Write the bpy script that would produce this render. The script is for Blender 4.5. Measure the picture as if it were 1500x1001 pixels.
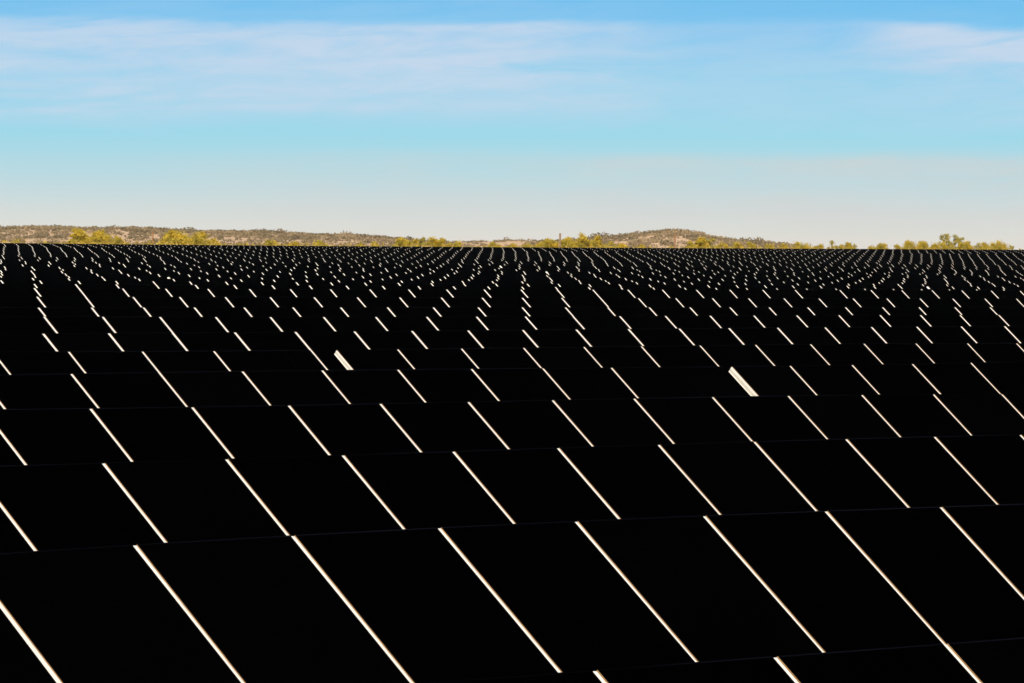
import bpy, math, random
import numpy as np
from mathutils import Vector, Matrix
random.seed(7)
S = bpy.context.scene
C = S.collection
for o in list(bpy.data.objects):
    bpy.data.objects.remove(o)

# ------------------------------------------------------------------ camera, sky, sun, exposure
U = 1.04                      # metres per module pitch
F = 6969.9                    # focal length in photo pixels (1500 px wide)
YH, ROLL = 365.0, 0.0070
A = math.radians(47.0706)     # the rows run off to the right at this angle
T = math.radians(39.05)       # tilt of the modules
cam = bpy.data.cameras.new('camera')
cam.sensor_width = 36.0
cam.lens = F / 1500 * 36
cam.clip_start, cam.clip_end = 0.5, 30000
camo = bpy.data.objects.new('camera', cam)
C.objects.link(camo)
pitch = math.atan((500.5 - YH) / F)
camo.matrix_world = (Matrix.Rotation(-pitch, 4, 'X') @ Matrix.Rotation(math.radians(90), 4, 'X')
                     @ Matrix.Rotation(ROLL, 4, 'Z'))
S.camera = camo

sun_dir = Vector((-0.126, -0.811, 0.57)).normalized()
sun_el = math.asin(sun_dir.z)
sun_az = math.atan2(sun_dir.x, sun_dir.y)
sl = bpy.data.lights.new('sun', 'SUN')
sl.energy = 4.8
sl.angle = math.radians(0.5)
sl.color = (1.0, 0.90, 0.74)
so = bpy.data.objects.new('sun', sl)
C.objects.link(so)
so.rotation_euler = sun_dir.to_track_quat('Z', 'Y').to_euler()

W = bpy.data.worlds.new('World')
S.world = W
W.use_nodes = True
wt = W.node_tree
wt.nodes.clear()


def wn(t, **kw):
    n = wt.nodes.new(t)
    for k, v in kw.items():
        setattr(n, k, v)
    return n


def wl(a, b):
    wt.links.new(a, b)


def wmath(op, a, b=None, clamp=False):
    n = wn('ShaderNodeMath', operation=op, use_clamp=clamp)
    for i, v in enumerate((a, b)):
        if v is None:
            continue
        if isinstance(v, (int, float)):
            n.inputs[i].default_value = v
        else:
            wl(v, n.inputs[i])
    return n.outputs[0]


def wmix(fac, a, b):
    n = wn('ShaderNodeMix', data_type='RGBA')
    for s, v in ((n.inputs[0], fac), (n.inputs[6], a), (n.inputs[7], b)):
        if isinstance(v, (int, float)):
            s.default_value = v
        elif isinstance(v, tuple):
            s.default_value = (*v, 1)
        else:
            wl(v, s)
    return n.outputs[2]


def wramp(x, stops, interp='EASE'):
    n = wn('ShaderNodeValToRGB')
    n.color_ramp.interpolation = interp
    els = n.color_ramp.elements
    while len(els) < len(stops):
        els.new(0.5)
    for e, (p, c) in zip(els, stops):
        e.position = p
        e.color = (*c, 1) if isinstance(c, tuple) else (c, c, c, 1)
    wl(x, n.inputs[0])
    return n.outputs[0]


tc = wn('ShaderNodeTexCoord')
sep = wn('ShaderNodeSeparateXYZ')
wl(tc.outputs['Generated'], sep.inputs[0])
dx, dy, dz = sep.outputs
# air: the clear sky, with the low sky's change from pale to blue drawn together towards the horizon
stretch = wn('ShaderNodeVectorMath', operation='MULTIPLY')
wl(tc.outputs['Generated'], stretch.inputs[0])
stretch.inputs[1].default_value = (1, 1, 8.0)
nrm = wn('ShaderNodeVectorMath', operation='NORMALIZE')
wl(stretch.outputs[0], nrm.inputs[0])
sky = wn('ShaderNodeTexSky', sky_type='NISHITA', sun_disc=False)
sky.sun_elevation = sun_el
sky.sun_rotation = sun_az
sky.altitude = 600
sky.air_density = 1.0
sky.dust_density = 0.6
sky.ozone_density = 1.6
wl(nrm.outputs[0], sky.inputs[0])
skyc = wn('ShaderNodeVectorMath', operation='MULTIPLY')
wl(sky.outputs[0], skyc.inputs[0])
skyc.inputs[1].default_value = (0.135, 0.135, 0.135)
elev = wmath('ARCSINE', dz)                       # radians; the frame ends near 0.052
e01 = wmath('DIVIDE', elev, 0.10, True)
# thin high cloud in long streaks: noise over azimuth and elevation, drawn out sideways
az = wmath('ARCTAN2', dx, dy)
comb = wn('ShaderNodeCombineXYZ')
wl(wmath('MULTIPLY', az, 17.0), comb.inputs[0])
wl(wmath('MULTIPLY', wmath('ADD', elev, wmath('MULTIPLY', az, -0.05)), 105.0), comb.inputs[1])
comb.inputs[2].default_value = 3.7


def wnoise(vec, scale, detail, rough, off):
    n = wn('ShaderNodeTexNoise')
    n.inputs['Scale'].default_value = scale
    n.inputs['Detail'].default_value = detail
    n.inputs['Roughness'].default_value = rough
    n.inputs['Distortion'].default_value = 0.7
    ad = wn('ShaderNodeVectorMath', operation='ADD')
    wl(vec, ad.inputs[0])
    ad.inputs[1].default_value = off
    wl(ad.outputs[0], n.inputs['Vector'])
    return n.outputs['Fac']


n1 = wnoise(comb.outputs[0], 1.0, 6, 0.55, (0, 0, 0))
n2 = wnoise(comb.outputs[0], 0.5, 5, 0.55, (5.3, 1.7, 2.0))
n3 = wnoise(comb.outputs[0], 2.6, 8, 0.65, (1.3, 8.7, 4.0))
SKY_LOW = wramp(e01, [(0.0, (0.75, 0.70, 0.64)), (0.07, (0.66, 0.685, 0.66)), (0.15, (0.47, 0.69, 0.73)), (0.24, (0.34, 0.70, 0.81)),
                      (0.36, (0.27, 0.66, 0.86)), (0.46, (0.18, 0.57, 0.89)), (0.56, (0.135, 0.52, 0.89))], 'LINEAR')
lowmask = wramp(e01, [(0.5, 1.0), (1.0, 0.0)])
air = wmix(wmath('MULTIPLY', lowmask, 0.9), skyc.outputs[0], SKY_LOW)
# banks of cirrus two degrees up and a veil just over one degree up
az01 = wmath('ADD', wmath('MULTIPLY', az, 3.0), 0.5)
ew = wmath('ADD', e01, wmath('MULTIPLY', wmath('SUBTRACT', n2, 0.5), 0.14))
bank = wramp(ew, [(0.23, 0.0), (0.31, 0.85), (0.40, 1.0), (0.445, 0.9), (0.475, 0.22), (0.6, 0.18), (0.8, 0.5), (1.0, 0.5)])
leftw = wramp(az01, [(0.0, 0.9), (0.5, 1.0), (0.56, 0.75), (0.62, 0.42), (0.72, 0.42), (0.85, 0.6), (1.0, 0.7)])
c1 = wmath('MULTIPLY', wramp(n1, [(0.28, 0.3), (0.52, 1.0)]), wmath('MULTIPLY', bank, leftw))
patch = wmath('MULTIPLY', wramp(ew, [(0.385, 0.0), (0.41, 1.0), (0.445, 1.0), (0.47, 0.0)]), wramp(az01, [(0.70, 0.0), (0.755, 1.0), (1.0, 0.8)]))
c1 = wmath('ADD', c1, wmath('MULTIPLY', patch, wramp(n1, [(0.32, 0.1), (0.62, 0.8)])), True)
c1 = wmath('MULTIPLY', c1, wramp(n3, [(0.30, 0.6), (0.64, 1.0)]))
ev = wmath('ADD', wmath('ADD', e01, wmath('MULTIPLY', az, -0.08)), wmath('MULTIPLY', wmath('SUBTRACT', n1, 0.5), 0.05))
veil = wramp(ev, [(0.0, 0.3), (0.1, 0.7), (0.175, 0.85), (0.215, 0.0)])
veilw = wramp(az01, [(0.22, 0.12), (0.42, 0.75), (0.6, 0.9), (1.0, 1.0)])
c2 = wmath('MULTIPLY', wramp(n2, [(0.30, 0.25), (0.62, 1.0)]), wmath('MULTIPLY', veil, veilw))
c2 = wmath('MULTIPLY', c2, wramp(n3, [(0.3, 0.55), (0.65, 1.0)]))
col = wmix(wmath('MULTIPLY', c1, 0.92, True), air, (0.58, 0.695, 0.84))
col = wmix(wmath('MULTIPLY', c2, 0.80, True), col, (0.675, 0.65, 0.625))
bg = wn('ShaderNodeBackground')
wl(col, bg.inputs[0])
bg.inputs[1].default_value = 1.0
out = wn('ShaderNodeOutputWorld')
wl(bg.outputs[0], out.inputs[0])

vs = S.view_settings
vs.view_transform = 'Standard'
vs.look = 'None'
vs.gamma = 1
vs.exposure = 0.0
S.render.resolution_x, S.render.resolution_y = 1024, 683

# ------------------------------------------------------------------ materials


def mat(name, base, rough=0.6, spec=0.5, metal=0.0, var=None, scale=5.0, bump=0.0, detail=4):
    m = bpy.data.materials.new(name)
    m.use_nodes = True
    nt = m.node_tree
    b = nt.nodes['Principled BSDF']
    b.inputs['Base Color'].default_value = (*base, 1)
    b.inputs['Roughness'].default_value = rough
    b.inputs['Specular IOR Level'].default_value = spec
    b.inputs['Metallic'].default_value = metal
    if var:
        tcn = nt.nodes.new('ShaderNodeTexCoord')
        nz = nt.nodes.new('ShaderNodeTexNoise')
        nz.inputs['Scale'].default_value = scale
        nz.inputs['Detail'].default_value = detail
        nt.links.new(tcn.outputs['Object'], nz.inputs['Vector'])
        rp = nt.nodes.new('ShaderNodeValToRGB')
        els = rp.color_ramp.elements
        els[0].position, els[1].position = 0.36, 0.66
        els[0].color = (*base, 1)
        els[1].color = (*var, 1)
        nt.links.new(nz.outputs['Fac'], rp.inputs[0])
        nt.links.new(rp.outputs[0], b.inputs['Base Color'])
        if bump:
            bp = nt.nodes.new('ShaderNodeBump')
            bp.inputs['Strength'].default_value = bump
            nt.links.new(nz.outputs['Fac'], bp.inputs['Height'])
            nt.links.new(bp.outputs[0], b.inputs['Normal'])
    return m


M_GLASS = mat('black thin film glass', (0.0004, 0.0004, 0.0005), 0.25, 0.0, var=(0.0008, 0.0008, 0.0010), scale=1.3)
M_BLACK = mat('black butt joint', (0.002, 0.002, 0.002), 0.6, 0.02)
# a thin film of dust that differs from module to module
nt_ = M_GLASS.node_tree
oi = nt_.nodes.new('ShaderNodeObjectInfo')
rp_ = nt_.nodes.new('ShaderNodeValToRGB')
e_ = rp_.color_ramp.elements
e_[0].position, e_[0].color = 0.6, (0.0002, 0.0002, 0.00025, 1)
e_[1].position, e_[1].color = 1.0, (0.0007, 0.0007, 0.0008, 1)
nt_.links.new(oi.outputs['Random'], rp_.inputs[0])
nz_ = [n for n in nt_.nodes if n.type == 'TEX_NOISE'][0]
mm_ = nt_.nodes.new('ShaderNodeMix')
mm_.data_type = 'RGBA'
mm_.inputs[6].default_value = (0.0002, 0.0002, 0.00025, 1)
nt_.links.new(nz_.outputs['Fac'], mm_.inputs[0])
nt_.links.new(rp_.outputs[0], mm_.inputs[7])
nt_.links.new(mm_.outputs[2], nt_.nodes['Principled BSDF'].inputs['Base Color'])
M_EDGE = mat('brown edge seal', (0.22, 0.115, 0.045), 0.6, 0.2, var=(0.30, 0.17, 0.07), scale=9)
M_ALU = mat('bright aluminium', (0.80, 0.77, 0.70), 0.5, 0.3, var=(0.86, 0.84, 0.78), scale=3.1)
M_LIP = mat('upper lip with painted sky sheen', (0.0008, 0.0009, 0.0016), 0.5, 0.0, var=(0.006, 0.007, 0.011), scale=0.33, detail=5)
lt_ = M_LIP.node_tree                 # sky reflection painted in as a bluish tone, varied by place in the field
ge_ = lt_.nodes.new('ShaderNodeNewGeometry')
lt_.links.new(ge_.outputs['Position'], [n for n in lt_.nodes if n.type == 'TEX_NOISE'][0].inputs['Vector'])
M_GALV = mat('galvanised steel', (0.42, 0.42, 0.42), 0.5, 0.4, 0.3, var=(0.52, 0.52, 0.50), scale=14)
M_PLATE = mat('pale plate', (0.60, 0.55, 0.46), 0.6, 0.2, var=(0.68, 0.63, 0.54), scale=11)
M_SOIL = mat('desert soil', (0.27, 0.19, 0.12), 0.95, 0.05, var=(0.36, 0.26, 0.17), scale=0.35, bump=0.4, detail=8)
M_HILL = mat('hill soil', (0.56, 0.37, 0.22), 0.95, 0.02, var=(0.70, 0.48, 0.30), scale=0.5, bump=0.3, detail=8)
M_WOOD = mat('weathered wood', (0.27, 0.18, 0.11), 0.85, 0.1, var=(0.36, 0.25, 0.16), scale=6)
M_RUST = mat('rusty steel', (0.36, 0.14, 0.06), 0.8, 0.2, var=(0.42, 0.20, 0.09), scale=6)
M_BARK = mat('bark', (0.16, 0.13, 0.06), 0.9, 0.05, var=(0.22, 0.17, 0.09), scale=5)


def leafmat(name, lo, mid, hi, scale):
    m = mat(name, lo, 0.75, 0.08)
    nt = m.node_tree
    b = nt.nodes['Principled BSDF']
    tcn = nt.nodes.new('ShaderNodeTexCoord')
    nz = nt.nodes.new('ShaderNodeTexNoise')
    nz.inputs['Scale'].default_value = scale
    nz.inputs['Detail'].default_value = 3
    nt.links.new(tcn.outputs['Object'], nz.inputs['Vector'])
    rp = nt.nodes.new('ShaderNodeValToRGB')
    els = rp.color_ramp.elements
    els.new(0.5)
    for e, (p, c) in zip(els, ((0.34, lo), (0.5, mid), (0.66, hi))):
        e.position = p
        e.color = (*c, 1)
    nt.links.new(nz.outputs['Fac'], rp.inputs[0])
    nt.links.new(rp.outputs[0], b.inputs['Base Color'])
    tr = nt.nodes.new('ShaderNodeBsdfTranslucent')
    nt.links.new(rp.outputs[0], tr.inputs[0])
    mx = nt.nodes.new('ShaderNodeMixShader')
    mx.inputs[0].default_value = 0.35
    nt.links.new(b.outputs[0], mx.inputs[1])
    nt.links.new(tr.outputs[0], mx.inputs[2])
    nt.links.new(mx.outputs[0], nt.nodes['Material Output'].inputs[0])
    return m


M_LEAF = leafmat('yellow green foliage', (0.34, 0.29, 0.05), (0.62, 0.47, 0.06), (0.78, 0.55, 0.06), 1.3)
M_LEAF2 = leafmat('olive foliage', (0.34, 0.30, 0.10), (0.50, 0.41, 0.09), (0.60, 0.46, 0.11), 0.9)
M_SCRUB = leafmat('golden scrub', (0.40, 0.30, 0.07), (0.54, 0.38, 0.06), (0.64, 0.46, 0.13), 0.6)
M_HSHRUB = leafmat('grey olive shrubs', (0.21, 0.165, 0.09), (0.33, 0.255, 0.145), (0.46, 0.345, 0.20), 0.08)

# ------------------------------------------------------------------ helpers


def mesh(name, verts, faces, mats, mi=None):
    me = bpy.data.meshes.new(name)
    me.from_pydata(verts, [], faces)
    for m in mats:
        me.materials.append(m)
    if mi:
        me.polygons.foreach_set('material_index', mi)
    me.update()
    return me


def obj(name, me, parent=None):
    o = bpy.data.objects.new(name, me)
    C.objects.link(o)
    o.parent = parent
    return o


def tag(o, label, cat, group=None):
    o['label'] = label
    o['category'] = cat
    if group:
        o['group'] = group


def box(V, Fc, x0, x1, y0, y1, z0, z1, MI=None, mi=(0, 0, 0, 0, 0, 0)):
    """faces in the order front(z1) back(z0) left(x0) right(x1) low(y0) top(y1)"""
    b = len(V)
    V += [(x, y, z) for z in (z0, z1) for y in (y0, y1) for x in (x0, x1)]
    Fc += [[b + i for i in q] for q in ((4, 5, 7, 6), (0, 2, 3, 1), (0, 4, 6, 2), (1, 3, 7, 5), (0, 1, 5, 4), (2, 6, 7, 3))]
    if MI is not None:
        MI += list(mi)


def tube(V, Fc, pts, radii, n=6):
    b = len(V)
    for i, (p, r) in enumerate(zip(pts, radii)):
        p = Vector(p)
        q = Vector(pts[min(i + 1, len(pts) - 1)]) - Vector(pts[max(i - 1, 0)])
        q.normalize()
        e1 = q.orthogonal().normalized()
        e2 = q.cross(e1)
        for k in range(n):
            an = 2 * math.pi * k / n
            V.append(tuple(p + (e1 * math.cos(an) + e2 * math.sin(an)) * r))
    for i in range(len(pts) - 1):
        for k in range(n):
            k2 = (k + 1) % n
            Fc.append([b + i * n + k, b + i * n + k2, b + (i + 1) * n + k2, b + (i + 1) * n + k])
    Fc.append([b + k for k in range(n)][::-1])
    Fc.append([b + (len(pts) - 1) * n + k for k in range(n)])


# ------------------------------------------------------------------ the rows of modules, in pitches
sA, cA, sT, cT = math.sin(A), math.cos(A), math.sin(T), math.cos(T)


def s_at(D, x, y=YH):
    v = (x - 750 + ROLL * (y - 500.5)) / F
    return D * (sA + v * cA) / (cA - v * sA)


def row_from_pixel(D, sig, x, y):
    s = s_at(D, x, y)
    Y = D * cA + s * sA
    h = -(y - YH - ROLL * (x - 750)) * Y / F
    return dict(D=D, sig=sig, z0=sig * s - h, ph=s, yc=y)


rows = []
for D, ph, z in ((11.246, 12.518, 1.427), (16.114, 14.787, 1.287), (20.964, 18.982, 1.178), (25.981, 23.419, 1.066),
                 (30.761, 27.503, 0.957), (35.693, 36.55, 0.878)):
    rows.append(dict(D=D, sig=-0.005227, z0=z, ph=ph))
mid = [(683.3, 484.0, -0.0030), (695.9, 463.4, -0.0042), (763.0, 450.0, -0.0042), (763.2, 436.0, -0.0043),
       (761.5, 424.2, -0.0039), (762.3, 420.0, -0.005), (766.4, 415.6, -0.005), (765.3, 412.2, -0.005),
       (763.4, 409.6, -0.005), (766.0, 406.0, -0.005), (764.0, 402.6, -0.005), (763.0, 400.3, -0.005),
       (765.0, 397.3, -0.005), (754.5, 394.7, -0.0053), (757.5, 392.8, -0.0053), (756.5, 389.0, -0.005)]
for i, (x, y, sg) in enumerate(mid):
    rows.append(row_from_pixel(40.62 + 4.89 * i, sg, x, y))
for D, x, y, sg in ((147.0, 759.5, 386.5, -0.004), (152.0, 760.3, 382.6, -0.004)):
    rows.append(row_from_pixel(D, sg, x, y))
for i in range(6):
    rows.append(row_from_pixel(168.0 + 4.89 * i, -0.003 + 0.0004 * i, 754.2 + 0.3 * i, 380.2 - 2.46 * i))
for i in range(5):
    rows.append(row_from_pixel(208.0 + 4.89 * i, 0.0003, 752.5 - 0.8 * i, 366.6 - 1.05 * i))

# how each row rides over the ground: heights read along the row, as a cubic off its straight line
OBS = {
    0: [(640, 1000), (760, 991), (867, 983), (1131, 962), (1377, 943), (1500, 936)],
    1: [(55, 806.5), (193, 799), (425, 785), (640, 772.5), (841, 763.5), (1029, 756), (1207.5, 749), (1376, 742.5)],
    2: [(40, 681), (148, 678), (328.5, 673.5), (499.5, 667.7), (661.5, 660.7), (815, 655), (962.6, 650.5), (1103, 646.7), (1237.6, 644.3), (1367.3, 640.3), (1493, 636)],
    3: [(13, 600), (130, 598), (279, 596), (420.7, 594), (555, 591.5), (684, 588.7), (807.5, 586), (927, 583.3), (1042, 581), (1153, 580), (1261, 579), (1366, 577.3)],
    4: [(8, 549.5), (102.3, 548), (231, 544.5), (353, 543), (470, 542), (581, 542), (689, 541), (793.5, 540), (894, 538), (1155, 535.5), (1246.5, 534.5), (1335, 533), (1422.5, 531.5)],
    5: [(94, 515.5), (204.5, 514.5), (310.5, 513.5), (581, 512), (674.5, 511), (765.5, 509.7), (854, 508), (1024, 505.5), (1105.5, 504.5), (1186, 504.2), (1264.5, 504), (1340.5, 503.5), (1416, 502.5)],
    6: [(52, 488.5), (151, 488.5), (248, 487.5), (339, 487), (429, 485.3), (515, 484.8), (600, 484.3), (683, 484), (763.5, 483.5), (842, 483.5), (919, 482.5), (993, 481), (1067, 480.5), (1139, 479.3), (1209, 479), (1277, 478.8), (1345, 478.8), (1412, 478.5), (1476, 477.5)],
    7: [(54, 463.5), (143, 463.5), (228, 464), (312, 464.5), (392, 465), (470, 465), (547, 464.5), (622, 463.5), (696, 463.3), (767, 463), (905, 463), (972, 463), (1037, 462.5), (1102, 461.8), (1227, 462), (1348, 462), (1407, 461.5), (1465, 461)],
    8: [(46, 450.5), (127, 450.5), (280, 450), (427, 450.5), (565, 450.3), (698, 450), (826, 450), (949, 450.5), (1067, 450.5), (1182, 450), (1293, 450), (1452, 450)],
    9: [(46, 434.5), (190, 435), (328, 435), (459, 435.5), (584, 435.7), (763, 436), (933, 437), (1041, 437), (1147, 437), (1248, 437), (1348, 437.5), (1444, 437.5)],
    10: [(43, 421.7), (110, 422.5), (240, 423), (425, 423.5), (598, 424.3), (762, 424.4), (918, 424), (1067, 424.5), (1163, 425), (1272, 425.2), (1400, 425.5)],
}
EDGE = [(0, 356), (200, 358.3), (400, 360), (600, 361.4), (750, 362.4), (1000, 363.5), (1200, 364.8), (1500, 366)]
for i in range(21, len(rows)):
    yc = rows[i]['yc']
    OBS[i] = [(x, y + (yc - 362.4) * (1.0 + (0.126 * (x - 750) / 750 if x > 750 else 0.02 * (x - 750) / 750))) for x, y in EDGE]
for i, r in enumerate(rows):
    r['c'] = None
    if i in OBS:
        D, pts = r['D'], []
        for x, y in OBS[i]:
            s = s_at(D, x, y)
            Y = D * cA + s * sA
            h = -(y - YH - ROLL * (x - 750)) * Y / F
            pts.append((s, h - (-r['z0'] + r['sig'] * s)))
        a, b = s_at(D, 0), s_at(D, 1500)
        r['ab'] = (a, b)
        r['c'] = np.polyfit([2 * (p[0] - a) / (b - a) - 1 for p in pts], [p[1] for p in pts], 3 if len(pts) > 6 else 1)


def bow(r, s):
    if r['c'] is None:
        return 0.0
    a, b = r['ab']
    return float(np.polyval(r['c'], max(-1.1, min(1.1, 2 * (s - a) / (b - a) - 1))))


pj = random.Random(3)
for i, r in enumerate(rows):          # rows were not all started from the same line
    if i >= 11:
        r['ph'] += pj.gauss(0, 0.07)
NEAR, MIDR = 11, 22           # rows with modules and frames apart; rows with one mesh per module


def top_height(D, s):
    """height of the module tops at a place, from the rows around it"""
    if D <= rows[0]['D']:
        r0 = r1 = rows[0]
        f = 0
    elif D >= rows[-1]['D']:
        r0 = r1 = rows[-1]
        f = 0
    else:
        for r0, r1 in zip(rows, rows[1:]):
            if r0['D'] <= D <= r1['D']:
                f = (D - r0['D']) / (r1['D'] - r0['D'])
                break
    sc = D * sA / cA
    lim = 45 + 0.12 * abs(D)
    s2 = max(sc - lim, min(sc + lim, s))
    h0 = -r0['z0'] + r0['sig'] * s2 + bow(r0, s2)
    h1 = -r1['z0'] + r1['sig'] * s2 + bow(r1, s2)
    return h0 + (h1 - h0) * f


GAP, GAP_FAR, TH, LIPD, LIPW = 0.031, 0.042, 0.044, 0.0064, 0.007
LEN = 1.92
POST_H = 1.76                 # module tops over the ground, in pitches


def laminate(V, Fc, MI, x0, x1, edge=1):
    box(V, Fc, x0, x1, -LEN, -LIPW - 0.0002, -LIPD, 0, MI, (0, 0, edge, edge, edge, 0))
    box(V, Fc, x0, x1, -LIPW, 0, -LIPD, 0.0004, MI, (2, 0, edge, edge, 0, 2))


def laminate_mesh(w, closed=False):
    V, Fc, MI = [], [], []
    laminate(V, Fc, MI, 0, w)
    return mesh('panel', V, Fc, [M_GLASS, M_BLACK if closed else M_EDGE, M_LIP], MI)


def frame_mesh(w, rail):
    V, Fc, MI = [], [], []
    z0, z1 = -TH, -LIPD - 0.0006
    e = 0.03
    box(V, Fc, 0.0008 - rail, e, -LEN, 0, z0, z1, MI)
    box(V, Fc, w - e, w - 0.0008, -LEN, 0, z0, z1, MI)
    box(V, Fc, e + 0.0005, w - e - 0.0005, -e, -0.001, z0, z1, MI)
    box(V, Fc, e + 0.0005, w - e - 0.0005, -LEN + 0.001, -LEN + e, z0, z1, MI)
    return mesh('frame', V, Fc, [M_ALU], MI)


def module_mesh(w):
    V, Fc, MI = [], [], []
    laminate(V, Fc, MI, 0, w)
    box(V, Fc, 0.002 - GAP_FAR, w - 0.0008, -LEN + 0.001, -0.001, -TH, -LIPD - 0.0006, MI, (3, 3, 3, 3, 3, 3))
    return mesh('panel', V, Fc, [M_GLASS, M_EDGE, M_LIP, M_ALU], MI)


def post_mesh(h):
    V, Fc = [], []
    box(V, Fc, -0.045, 0.045, -0.075, -0.067, 0, h)
    box(V, Fc, -0.045, 0.045, 0.067, 0.075, 0, h)
    box(V, Fc, -0.004, 0.004, -0.0665, 0.0665, 0, h)
    return mesh('support_post', V, Fc, [M_GALV])


def plate_mesh(depth):
    """a folded channel: two bright lips with a duller web between them"""
    V, Fc, MI = [], [], []
    box(V, Fc, -0.010, -0.0005, -LEN + 0.02, -0.004, -depth - 0.02, -depth * 0.74, MI, (0,) * 6)
    box(V, Fc, -0.006, -0.0005, -LEN + 0.03, -0.004, -depth * 0.739, -depth * 0.356, MI, (1,) * 6)
    box(V, Fc, -0.010, -0.0005, -LEN + 0.02, -0.004, -depth * 0.355, -0.0075, MI, (0,) * 6)
    return mesh('end_plate', V, Fc, [M_ALU, M_PLATE], MI)


cache = {}


def shared(kind, w, fn):
    k = (kind, round(w, 3))
    if k not in cache:
        cache[k] = fn(w)
    return cache[k]


GAPX = {0: [(867, 983), (1132, 962), (1382, 943)], 1: [(-58, 812)] + OBS[1][1:], 2: [(-45, 682)] + OBS[2][1:], 3: [(-27, 600.5)] + OBS[3][1:],
        4: [(-33, 550)] + OBS[4][1:9], 5: [(581, 512), (674.5, 511), (765.5, 509.7), (854, 508), (938, 506.5)] + OBS[5][7:]}


def row_gaps(i, r):
    """list of (s of the slash's left edge, kind): o open, c closed joint, p plate"""
    D = r['D']
    v0, v1 = -60, 1560
    s0, s1 = s_at(D, v0) - 3, s_at(D, v1) + 3
    ph = r['ph']
    g = []
    k = math.floor(s0 - ph)
    while ph + k < s1:
        g.append([ph + k, 'o'])
        k += 1

    if i in GAPX:
        lst = [s_at(D, x, y) - 0.010 for x, y in GAPX[i]]
        while lst[0] > s0:
            lst.insert(0, lst[0] - 1)
        while lst[-1] < s1:
            lst.append(lst[-1] + 1)
        g = [[q, 'o'] for q in lst]

    def S_(x, y):
        return s_at(D, x, y)

    def splice(after_x, extra, restart_x, y):
        a, b = S_(after_x, y), S_(restart_x, y)
        left = [q for q in g if q[0] < a + 0.2]
        ex = [[S_(x, y), kd] for x, kd in extra]
        right = []
        q = b
        while q < s1:
            right.append([q, 'o'])
            q += 1
        return left + ex + right
    if i == 4:
        g = splice(894, [(991, 'c'), (1059.5, 'P')], 1155, 537)
    if i == 5:
        a = S_(310.5, 513.5)
        left = []
        q = a
        while q > s0:
            left.insert(0, [q, 'o'])
            q -= 1
        g = left + [[S_(413, 513), 'c'], [S_(453, 513), 'o'], [S_(483, 513), 'p']] + [q for q in g if q[0] > S_(560, 512)]
    if i == 10:
        g = splice(1162.7, [(1208, 'c')], 1228.7, 425)
    for ri, x in ((14, 242), (18, 786), (21, 718), (12, 1353)):
        if ri == i:
            n = min(g, key=lambda q: abs(q[0] - S_(x, 430)))
            n[1] = 'p'
    return g


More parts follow.
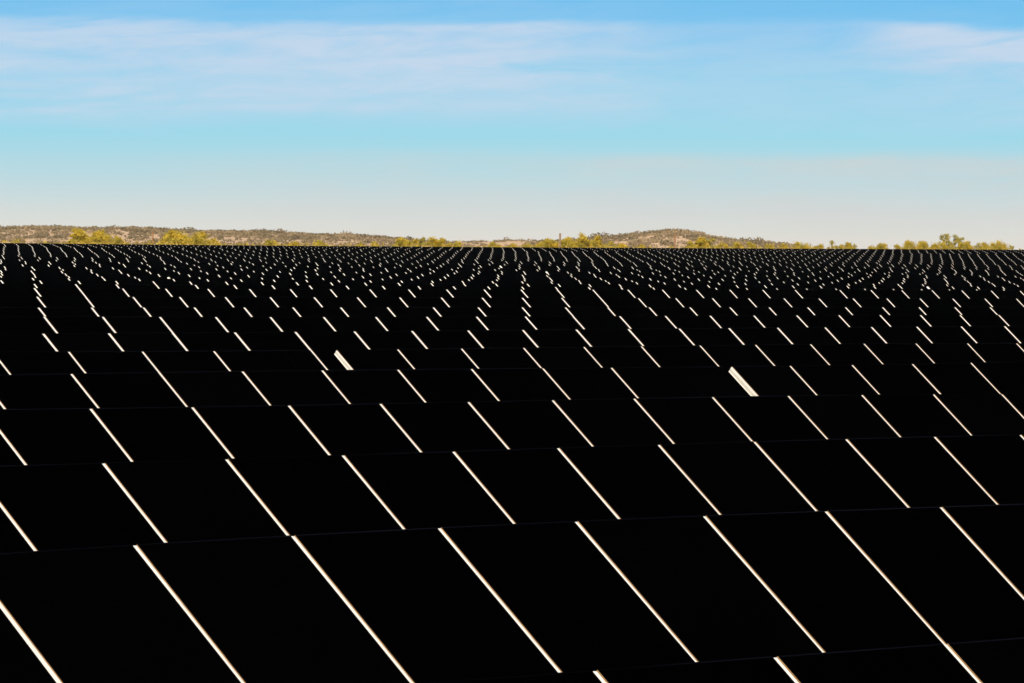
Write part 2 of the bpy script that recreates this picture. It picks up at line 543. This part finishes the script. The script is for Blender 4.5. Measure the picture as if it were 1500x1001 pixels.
ordinal = ['', 'first', 'second', 'third', 'fourth', 'fifth', 'sixth', 'seventh', 'eighth', 'ninth', 'tenth',
           'eleventh', 'twelfth', 'thirteenth', 'fourteenth', 'fifteenth', 'sixteenth']
ROT_T = Matrix.Rotation(T, 4, 'X')
for i, r in enumerate(rows):
    D, sig = r['D'], r['sig']
    g = row_gaps(i, r)
    sc = D * sA / cA
    hc = -r['z0'] + sig * sc
    base = obj('solar_panel_row', None)
    base.empty_display_size = 0.3
    base.location = Vector((-D * sA + sc * cA, D * cA + sc * sA, hc - POST_H)) * U
    base.rotation_euler = (0, -math.atan(sig), A)
    base.scale = (U, U, U)
    if i == 4:
        lab = 'row of black solar panels broken by one broad pale plate'
    elif i == 5:
        lab = 'row of black solar panels broken by one slim pale plate'
    elif i < 4:
        lab = 'row of black solar panels %s in front of the row with the broad pale plate' % ordinal[4 - i]
    elif i < MIDR:
        lab = 'row of black solar panels %s behind the row with the slim pale plate' % ordinal[i - 5]
    elif i == len(rows) - 1:
        lab = 'last row of black solar panels before the yellow bushes'
    else:
        lab = 'thin distant row of black solar panels crowded below the bushes'
    tag(base, lab, 'solar panels', 'rows of solar panels across the field')
    lo = Matrix.Translation((0, 0, POST_H))
    jit = random.Random(i)
    gap = GAP if i < 6 else GAP_FAR
    if i < MIDR:
        for (a, ka), (b, kb) in zip(g, g[1:]):
            gl = {'o': gap, 'c': 0.0015, 'p': 0.100, 'P': 0.128}[ka]
            w = round(b - a - gl, 3)
            if w < 0.05:
                continue
            x = a + gl - sc
            if i < NEAR:
                p = obj('panel', shared('butt' if ka == 'c' else 'lam', w, (lambda q: laminate_mesh(q, True)) if ka == 'c' else laminate_mesh), base)
                fr = obj('frame', shared('frm%g' % gap if ka == 'o' else 'bare', w, lambda q: frame_mesh(q, gap - 0.0012 if ka == 'o' else 0.0)), p)
            else:
                p = obj('panel', shared('mod', w, module_mesh), base)
            d0, d1 = bow(r, a), bow(r, b)
            p.matrix_local = (lo @ Matrix.Translation((x, 0, d0)) @ Matrix.Rotation(-(d1 - d0) / (b - a), 4, 'Y') @ ROT_T
                              @ Matrix.Rotation(jit.gauss(0, 0.0012), 4, 'X') @ Matrix.Rotation(jit.gauss(0, 0.0007), 4, 'Z'))
            if ka in 'pP':
                d = 0.076 if ka == 'P' else 0.060
                q = obj('end_plate', shared('plate', d, plate_mesh), base)
                q['label'] = 'pale folded metal plate closing a wider joint'
                q.matrix_local = lo @ Matrix.Translation((x, 0, d0)) @ ROT_T
    else:
        V, Fc, MI = [], [], []
        for (a, ka), (b, kb) in zip(g, g[1:]):
            x = a + gap - sc
            w = b - a - gap
            n0 = len(V)
            laminate(V, Fc, MI, x, x + w, 3)
            box(V, Fc, x + 0.002 - gap, x + w - 0.0008, -LEN + 0.001, -0.001, -TH, -LIPD - 0.0006, MI, (1, 1, 1, 1, 1, 1))
            d0, d1 = bow(r, a), bow(r, b)
            for q in range(n0, len(V)):
                dd = d0 + (d1 - d0) * (V[q][0] - x) / w
                V[q] = (V[q][0], V[q][1] + dd * sT, V[q][2] + dd * cT)
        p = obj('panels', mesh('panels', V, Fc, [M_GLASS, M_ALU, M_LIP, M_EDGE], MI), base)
        p['kind'] = 'stuff'
        p.matrix_local = lo @ ROT_T
    # torque tube under the middle of the modules, posts under the tube
    xa, xb = g[0][0] - sc, g[-1][0] - sc
    c0 = Vector((0, -LEN / 2 * cT, POST_H - LEN / 2 * sT)) + Vector((0, sT, -cT)) * (TH + 0.06)
    V, Fc = [], []
    tube(V, Fc, [(xa, c0.y, c0.z), (xb, c0.y, c0.z)], [0.055, 0.055], 8)
    obj('torque_tube', mesh('torque_tube', V, Fc, [M_GALV]), base)
    pm = shared('post', round(c0.z - 0.05 + 0.2, 2), post_mesh)
    step = 7.0 if i < MIDR else 14.0
    x = xa + 0.6
    while x < xb:
        po = obj('support_post', pm, base)
        po.location = (x, c0.y, -0.2)
        x += step

# ------------------------------------------------------------------ ground, out to the horizon


def ground_h(X, Y):
    """metres"""
    x, y = X / U, Y / U
    D = -x * sA + y * cA
    s = x * cA + y * sA
    h = (top_height(max(D, 4), s) - POST_H)
    h -= max(0, 4 - D) * 0.02
    far = max(0.0, D - 240)
    return h * U - min(far * 0.006, 5.0)


def axis(a, b, fine_a, fine_b, step):
    v = []
    q = fine_a
    while q <= fine_b:
        v.append(q)
        q += step
    q, st = v[-1], step
    while q < b:
        st *= 1.45
        q += st
        v.append(q)
    q, st = v[0], step
    while q > a:
        st *= 1.45
        q -= st
        v.insert(0, q)
    return v


xs = axis(-16000, 16000, -70, 70, 5)
ys = axis(-3000, 20000, -20, 520, 5)
V = [(x, y, ground_h(x, y)) for y in ys for x in xs]
nx = len(xs)
Fc = [[j * nx + k, j * nx + k + 1, (j + 1) * nx + k + 1, (j + 1) * nx + k] for j in range(len(ys) - 1) for k in range(nx - 1)]
gr = obj('ground', mesh('ground', V, Fc, [M_SOIL]))
gr['kind'] = 'structure'
gr.data.polygons.foreach_set('use_smooth', [True] * len(Fc))

# ------------------------------------------------------------------ hills


def interp(pts, x):
    if x <= pts[0][0]:
        return pts[0][1]
    for (x0, y0), (x1, y1) in zip(pts, pts[1:]):
        if x <= x1:
            t = (x - x0) / (x1 - x0)
            return y0 + (y1 - y0) * t
    return pts[-1][1]


RID = [(-900, 342), (-300, 337), (0, 336.5), (110, 336.5), (200, 337.5), (260, 338.5), (330, 340.5), (400, 343.5), (470, 346.5), (530, 349.5),
       (590, 352.5), (640, 356), (690, 364), (760, 372)]
KNOLL = [(740, 372), (790, 358), (840, 353.5), (880, 350.5), (920, 347.5), (955, 344), (980, 340.5), (1005, 340), (1022, 343), (1045, 348),
         (1080, 352.5), (1110, 356), (1150, 360), (1190, 366), (1230, 374)]
BACK = [(480, 366), (560, 356), (620, 354.5), (700, 354), (760, 354.5), (800, 353.5), (860, 355), (930, 360), (1000, 368)]


def crest(pts, X, Yc):
    x = 750 + F * X / Yc
    return (YH + ROLL * (x - 750) - interp(pts, x)) * Yc / F


def sm(t):
    t = max(0, min(1, t))
    return t * t * (3 - 2 * t)


def hill_h(X, Y):
    g = -7.0
    h = g
    for pts, Yc, near, away in ((RID, 1250, 330, 260), (KNOLL, 1120, 170, 150), (BACK, 1650, 140, 200)):
        c = crest(pts, X * Yc / max(Y, 1), Yc)
        k = sm(1 - (Yc - Y) / near) if Y < Yc else sm(1 - (Y - Yc) / away)
        h = max(h, g + (c - g) * k)
    w = 0.22 * math.sin(X * 0.09 + Y * 0.05) + 0.2 * math.sin(X * 0.21 - Y * 0.033)
    return h + w * sm((h - g) / 4)


hx = [-420 + 4 * k for k in range(200)]
hy = [880 + 8 * k for k in range(124)]
V = [(x, y, hill_h(x, y)) for y in hy for x in hx]
nx = len(hx)
Fc = [[j * nx + k, j * nx + k + 1, (j + 1) * nx + k + 1, (j + 1) * nx + k] for j in range(len(hy) - 1) for k in range(nx - 1)]
hl = obj('hills', mesh('hills', V, Fc, [M_HILL]))
hl['kind'] = 'structure'
hl.data.polygons.foreach_set('use_smooth', [True] * len(Fc))


def leaf(V, Fc, p, sz, rng, up=0.0):
    n = Vector((rng.gauss(0, 1), rng.gauss(0, 1), rng.gauss(0, 1) + up)).normalized()
    e1 = n.orthogonal().normalized()
    e1 = (Matrix.Rotation(rng.uniform(0, 6.28), 3, n) @ e1)
    e2 = n.cross(e1)
    a, b = sz * rng.uniform(0.7, 1.3), sz * rng.uniform(0.35, 0.8)
    q = len(V)
    V += [tuple(p - e1 * a), tuple(p - e2 * b), tuple(p + e1 * a), tuple(p + e2 * b)]
    Fc.append([q, q + 1, q + 2, q + 3])


rng = random.Random(11)
V, Fc = [], []
for pts, Yc, near, vx0, vx1, count in ((RID, 1250, 330, -150, 690, 7500), (KNOLL, 1120, 170, 770, 1200, 2600), (BACK, 1650, 140, 540, 900, 700)):
    for k in range(count):
        f = rng.random()
        back = pts is not KNOLL and rng.random() < 0.25
        Y = Yc + rng.uniform(-12, 30) if back else Yc - near * 0.92 * f
        X = (rng.uniform(vx0, vx1) - 750) / F * Y
        h = hill_h(X, Y)
        if h < -6.0:
            continue
        # thick growth along the crest, bare patches lower down
        pat = math.sin(X * 0.83 + 1.7 * math.sin(Y * 0.05 + X * 0.1)) + math.sin(X * 0.47 - Y * 0.09 + 2 * math.sin(X * 0.13))
        if not back and f > 0.22 and pat > (0.45 if pts is KNOLL else 0.1) and rng.random() < 0.85:
            continue
        hh = rng.uniform(0.35, 0.95)
        if rng.random() < 0.012:
            hh *= 1.8
        rad = hh * rng.uniform(0.9, 1.7)
        for q in range(int(20 * max(1.0, hh / 0.8) ** 2.5)):
            an = rng.uniform(0, 6.28)
            rr = rad * math.sqrt(rng.random())
            zz = hh * rng.uniform(0.0, 1.0) * math.sqrt(max(0.05, 1 - (rr / rad) ** 2))
            leaf(V, Fc, Vector((X + rr * math.cos(an), Y + rr * math.sin(an), h + zz)), 0.30, rng)
hs = obj('hill_shrubs', mesh('hill_shrubs', V, Fc, [M_HSHRUB]))
hs['kind'] = 'stuff'
tag(hs, 'grey olive desert shrubs dotted over the tan hills', 'shrubs')

# ------------------------------------------------------------------ trees, bushes and posts beyond the field
DEND = rows[-1]['D']


def place(x, beyond):
    """ground point on a bearing, a given distance beyond the last row"""
    v = (x - 750) / F
    Y = (DEND * U + beyond) / (cA - v * sA)
    X = v * Y
    return X, Y


def make_tree(x0, x1, ytop, kind, beyond, label, group, seed):
    rng = random.Random(seed)
    xc = (x0 + x1) / 2
    X, Y = place(xc, beyond)
    gz = ground_h(X, Y)
    px = Y / F
    H = (YH + ROLL * (xc - 750) - ytop) * px - gz
    Wd = (x1 - x0 + 3) * px
    name = {'airy': 'desert_tree', 'tree': 'desert_tree', 'bush': 'desert_bush'}[kind]
    t = obj(name, None)
    t.location = (X, Y, gz)
    t.empty_display_size = 0.3
    tag(t, label, 'tree' if kind != 'bush' else 'bush', group)
    # clumps
    cl = []
    n = int({'airy': 22, 'tree': 40, 'bush': 30}[kind] * max(1.0, Wd / 1.3))
    for k in range(n):
        an = rng.uniform(0, 6.28)
        q = math.sqrt(rng.random())
        cr = (0.15 if kind == 'airy' else 0.2) * Wd * rng.uniform(0.6, 1.2)
        cr = max(0.12, min(cr * 0.85, 0.26 if kind == 'airy' else 0.36))
        rx = max(0.0, q * (Wd * 0.5 - cr * 0.35))
        hmax = H * (1 - 0.30 * q ** 2 * rng.uniform(0.4, 1.3)) - cr * 0.7
        zz = hmax - H * (0.55 if kind != 'airy' else 0.4) * rng.random() ** 1.3
        cl.append((Vector((rx * math.cos(an), rx * math.sin(an), max(zz, 0.2))), cr))
    cl.append((Vector((rng.uniform(-.2, .2) * Wd, 0, H - 0.22)), 0.22))
    V, Fc = [], []
    stems = rng.sample(cl, min(len(cl), 7))
    for c, cr in stems:
        m = c * 0.5 + Vector((rng.uniform(-.12, .12), rng.uniform(-.12, .12), 0.1))
        r0 = 0.05 + 0.012 * H
        tube(V, Fc, [(rng.uniform(-.05, .05), rng.uniform(-.05, .05), -0.1), tuple(m), tuple(c + Vector((0, 0, cr * 0.4)))], [r0, r0 * 0.6, r0 * 0.2], 5)
    obj('trunk', mesh('trunk', V, Fc, [M_BARK]), t)
    V, Fc = [], []
    dens = {'airy': 60, 'tree': 95, 'bush': 95}[kind]
    for c, cr in cl:
        for k in range(dens):
            d = Vector((rng.gauss(0, 1), rng.gauss(0, 1), rng.gauss(0, 0.8)))
            d = d * cr * 0.52
            p = c + d
            if p.z < 0.05 or p.z > H + 0.05:
                continue
            leaf(V, Fc, p, 0.07, rng, 0.3)
    obj('crown', mesh('crown', V, Fc, [M_LEAF2 if kind == 'airy' else M_LEAF]), t)


GB = 'bushes and small trees beyond the solar field'
LT = 'small yellow green tree standing in front of the scrubby left ridge'
LB = 'low golden green bush at the far edge of the solar field'
LR = 'golden bush seen against bare sky beyond the panels'
TREES = [
    (97, 130, 333.5, 'tree', 22, 'tallest yellow green tree in front of the long scrubby ridge'),
    (126, 162, 336.5, 'tree', 30, 'rounded yellow green tree beside the tallest one before the ridge'),
    (160, 187, 345.5, 'bush', 18, 'low golden bush beside the two trees before the ridge'),
    (14, 36, 349.5, 'bush', 16, LB),
    (236, 278, 335.5, 'tree', 26, 'broad yellow tree with one raised tip near the thin rusty post'),
    (270, 324, 338.5, 'tree', 22, 'broad spreading yellow tree joined to its neighbour before the ridge'),
    (386, 408, 350.5, 'bush', 16, LB), (455, 492, 351.5, 'bush', 18, LB), (418, 440, 353.5, 'bush', 14, LB),
    (520, 545, 354, 'bush', 14, LB), (540, 556, 354.5, 'bush', 14, LB),
    (573, 600, 347.5, 'tree', 24, 'golden tree at the low end of the long ridge'),
    (596, 612, 349, 'bush', 20, LB), (611, 625, 346.5, 'airy', 22, 'thin tree with a pointed tip past the end of the ridge'),
    (626, 642, 346.5, 'tree', 20, 'upright tree past the end of the ridge'),
    (640, 655, 348, 'tree', 24, 'short tree past the end of the ridge'), (650, 682, 353, 'bush', 18, LB),
    (708, 738, 353.5, 'bush', 18, LB), (738, 760, 357, 'bush', 16, LB), (760, 785, 357.5, 'bush', 18, LB),
    (782, 818, 348.5, 'tree', 28, 'golden tree on the outer side of the thick wooden post'),
    (814, 845, 346.5, 'tree', 26, 'broad tree directly behind the thick wooden post'),
    (840, 864, 341.3, 'tree', 24, 'tall tree between the thick wooden post and the rocky knoll'),
    (860, 882, 344.5, 'tree', 28, 'olive tree at the foot of the rocky knoll'),
    (881, 919, 353.3, 'bush', 18, 'smooth rounded bush at the foot of the rocky knoll'),
    (933, 944, 357, 'bush', 16, 'tiny bush alone in front of the rocky knoll'),
    (1006, 1020, 352, 'tree', 20, 'short green tree in front of the rocky knoll'),
    (1018, 1034, 347, 'tree', 22, 'green tree in front of the falling side of the knoll'),
    (1031, 1048, 348, 'airy', 24, 'loose green tree in front of the falling side of the knoll'),
    (1046, 1066, 354.5, 'bush', 18, LB), (1067, 1087, 353.8, 'bush', 20, 'golden bush below the low end of the knoll'),
    (1091, 1109, 354.3, 'bush', 18, 'golden mound shaped bush past the end of the knoll'),
    (1116, 1136, 357, 'bush', 28, LR), (1143, 1152, 357, 'bush', 20, LR),
    (1158, 1189, 353.3, 'bush', 20, 'wide golden bush with a raised corner against bare sky'),
    (1187, 1208, 357, 'bush', 18, LR), (1210, 1227, 352.3, 'airy', 24, 'round see-through olive tree against bare sky'),
    (1227, 1237, 359, 'bush', 18, LR), (1238, 1248, 354, 'tree', 20, 'small upright tree against bare sky'),
    (1246, 1254, 357, 'airy', 22, 'thin twiggy bush leaning beside the small upright tree'),
    (1262, 1284, 360, 'bush', 18, LR), (1280, 1302, 356, 'bush', 20, LR), (1304, 1320, 358, 'bush', 18, LR),
    (1318, 1346, 352, 'tree', 22, 'golden tree with two tips against bare sky'),
    (1342, 1360, 352.3, 'tree', 24, 'olive tree with a narrow top against bare sky'),
    (1360, 1375, 356, 'bush', 18, LR),
    (1371, 1396, 341.8, 'airy', 26, 'tallest airy tree with open crown against bare sky'),
    (1392, 1412, 343.2, 'airy', 24, 'airy tree with rounded crown beside the tallest airy tree'),
    (1376, 1386, 355, 'bush', 16, LR), (1400, 1424, 352, 'tree', 20, 'golden tree below the two airy trees'),
    (1426, 1448, 354, 'bush', 22, LR), (1444, 1476, 352, 'tree', 20, 'dense rounded golden tree against bare sky'),
    (1472, 1486, 359, 'airy', 18, LR), (1496, 1515, 362, 'bush', 18, LR),
]
for k, (x0, x1, yt, kd, bd, lab) in enumerate(TREES):
    make_tree(x0, x1, yt, kd, bd, lab, GB, 100 + k)

# low scrub in front of the trees, one mass
rng = random.Random(5)
V, Fc = [], []
for k in range(1000):
    x = rng.uniform(-60, 1560)
    X, Y = place(x, rng.uniform(9, 16))
    g = ground_h(X, Y)
    topy = interp([(0, 351.5), (220, 352), (350, 355), (560, 357), (760, 359), (1000, 360), (1240, 361), (1252, 364.5), (1300, 364), (1320, 362.5), (1420, 362.5), (1425, 365), (1500, 364.5)], x) + rng.uniform(-1.2, 3)
    H = (YH + ROLL * (x - 750) - topy) * Y / F - g
    rad = rng.uniform(0.4, 0.9)
    for q in range(110):
        an, rr = rng.uniform(0, 6.28), rad * math.sqrt(rng.random())
        zz = max(0.03, H * rng.uniform(0.2, 1.0) * math.sqrt(max(0.1, 1 - (rr / rad) ** 2)))
        leaf(V, Fc, Vector((X + rr * math.cos(an), Y + rr * math.sin(an), g + zz)), 0.11, rng, 0.3)
sc_ = obj('low_scrub', mesh('low_scrub', V, Fc, [M_SCRUB]))
sc_['kind'] = 'stuff'
tag(sc_, 'low golden scrub along the far edge of the solar field', 'scrub')

for x, yt, rad, m, lab in ((819, 342, 0.085, M_WOOD, 'thick weathered wooden post among the golden trees'),
                           (987.5, 342.5, 0.045, M_RUST, 'thin rusty post in front of the rocky knoll'),
                           (222.7, 339, 0.045, M_RUST, 'thin rusty post in front of the long scrubby ridge')):
    X, Y = place(x, 14)
    g = ground_h(X, Y)
    H = (YH + ROLL * (x - 750) - yt) * Y / F - g
    V, Fc = [], []
    tube(V, Fc, [(0, 0, -0.3), (0, 0, H * 0.5), (0.02, 0, H - 0.03), (0.02, 0, H)], [rad * 1.1, rad, rad * 0.95, rad * 0.75], 10)
    po = obj('fence_post', mesh('fence_post', V, Fc, [m]))
    po.location = (X, Y, g)
    tag(po, lab, 'post')

# ------------------------------------------------------------------ a little haze in the air over the field
V, Fc = [], []
box(V, Fc, -2500, 2500, -300, 2600, -16, 22)
hz = obj('haze', mesh('haze', V, Fc, []))
hm = bpy.data.materials.new('haze')
hm.use_nodes = True
hm.node_tree.nodes.clear()
pv = hm.node_tree.nodes.new('ShaderNodeVolumePrincipled')
pv.inputs['Color'].default_value = (0.86, 0.90, 0.96, 1)
pv.inputs['Density'].default_value = 0.000028
ho = hm.node_tree.nodes.new('ShaderNodeOutputMaterial')
hm.node_tree.links.new(pv.outputs[0], ho.inputs['Volume'])
hz.data.materials.append(hm)
hz['kind'] = 'stuff'
tag(hz, 'thin pale haze hanging over the solar field', 'haze')
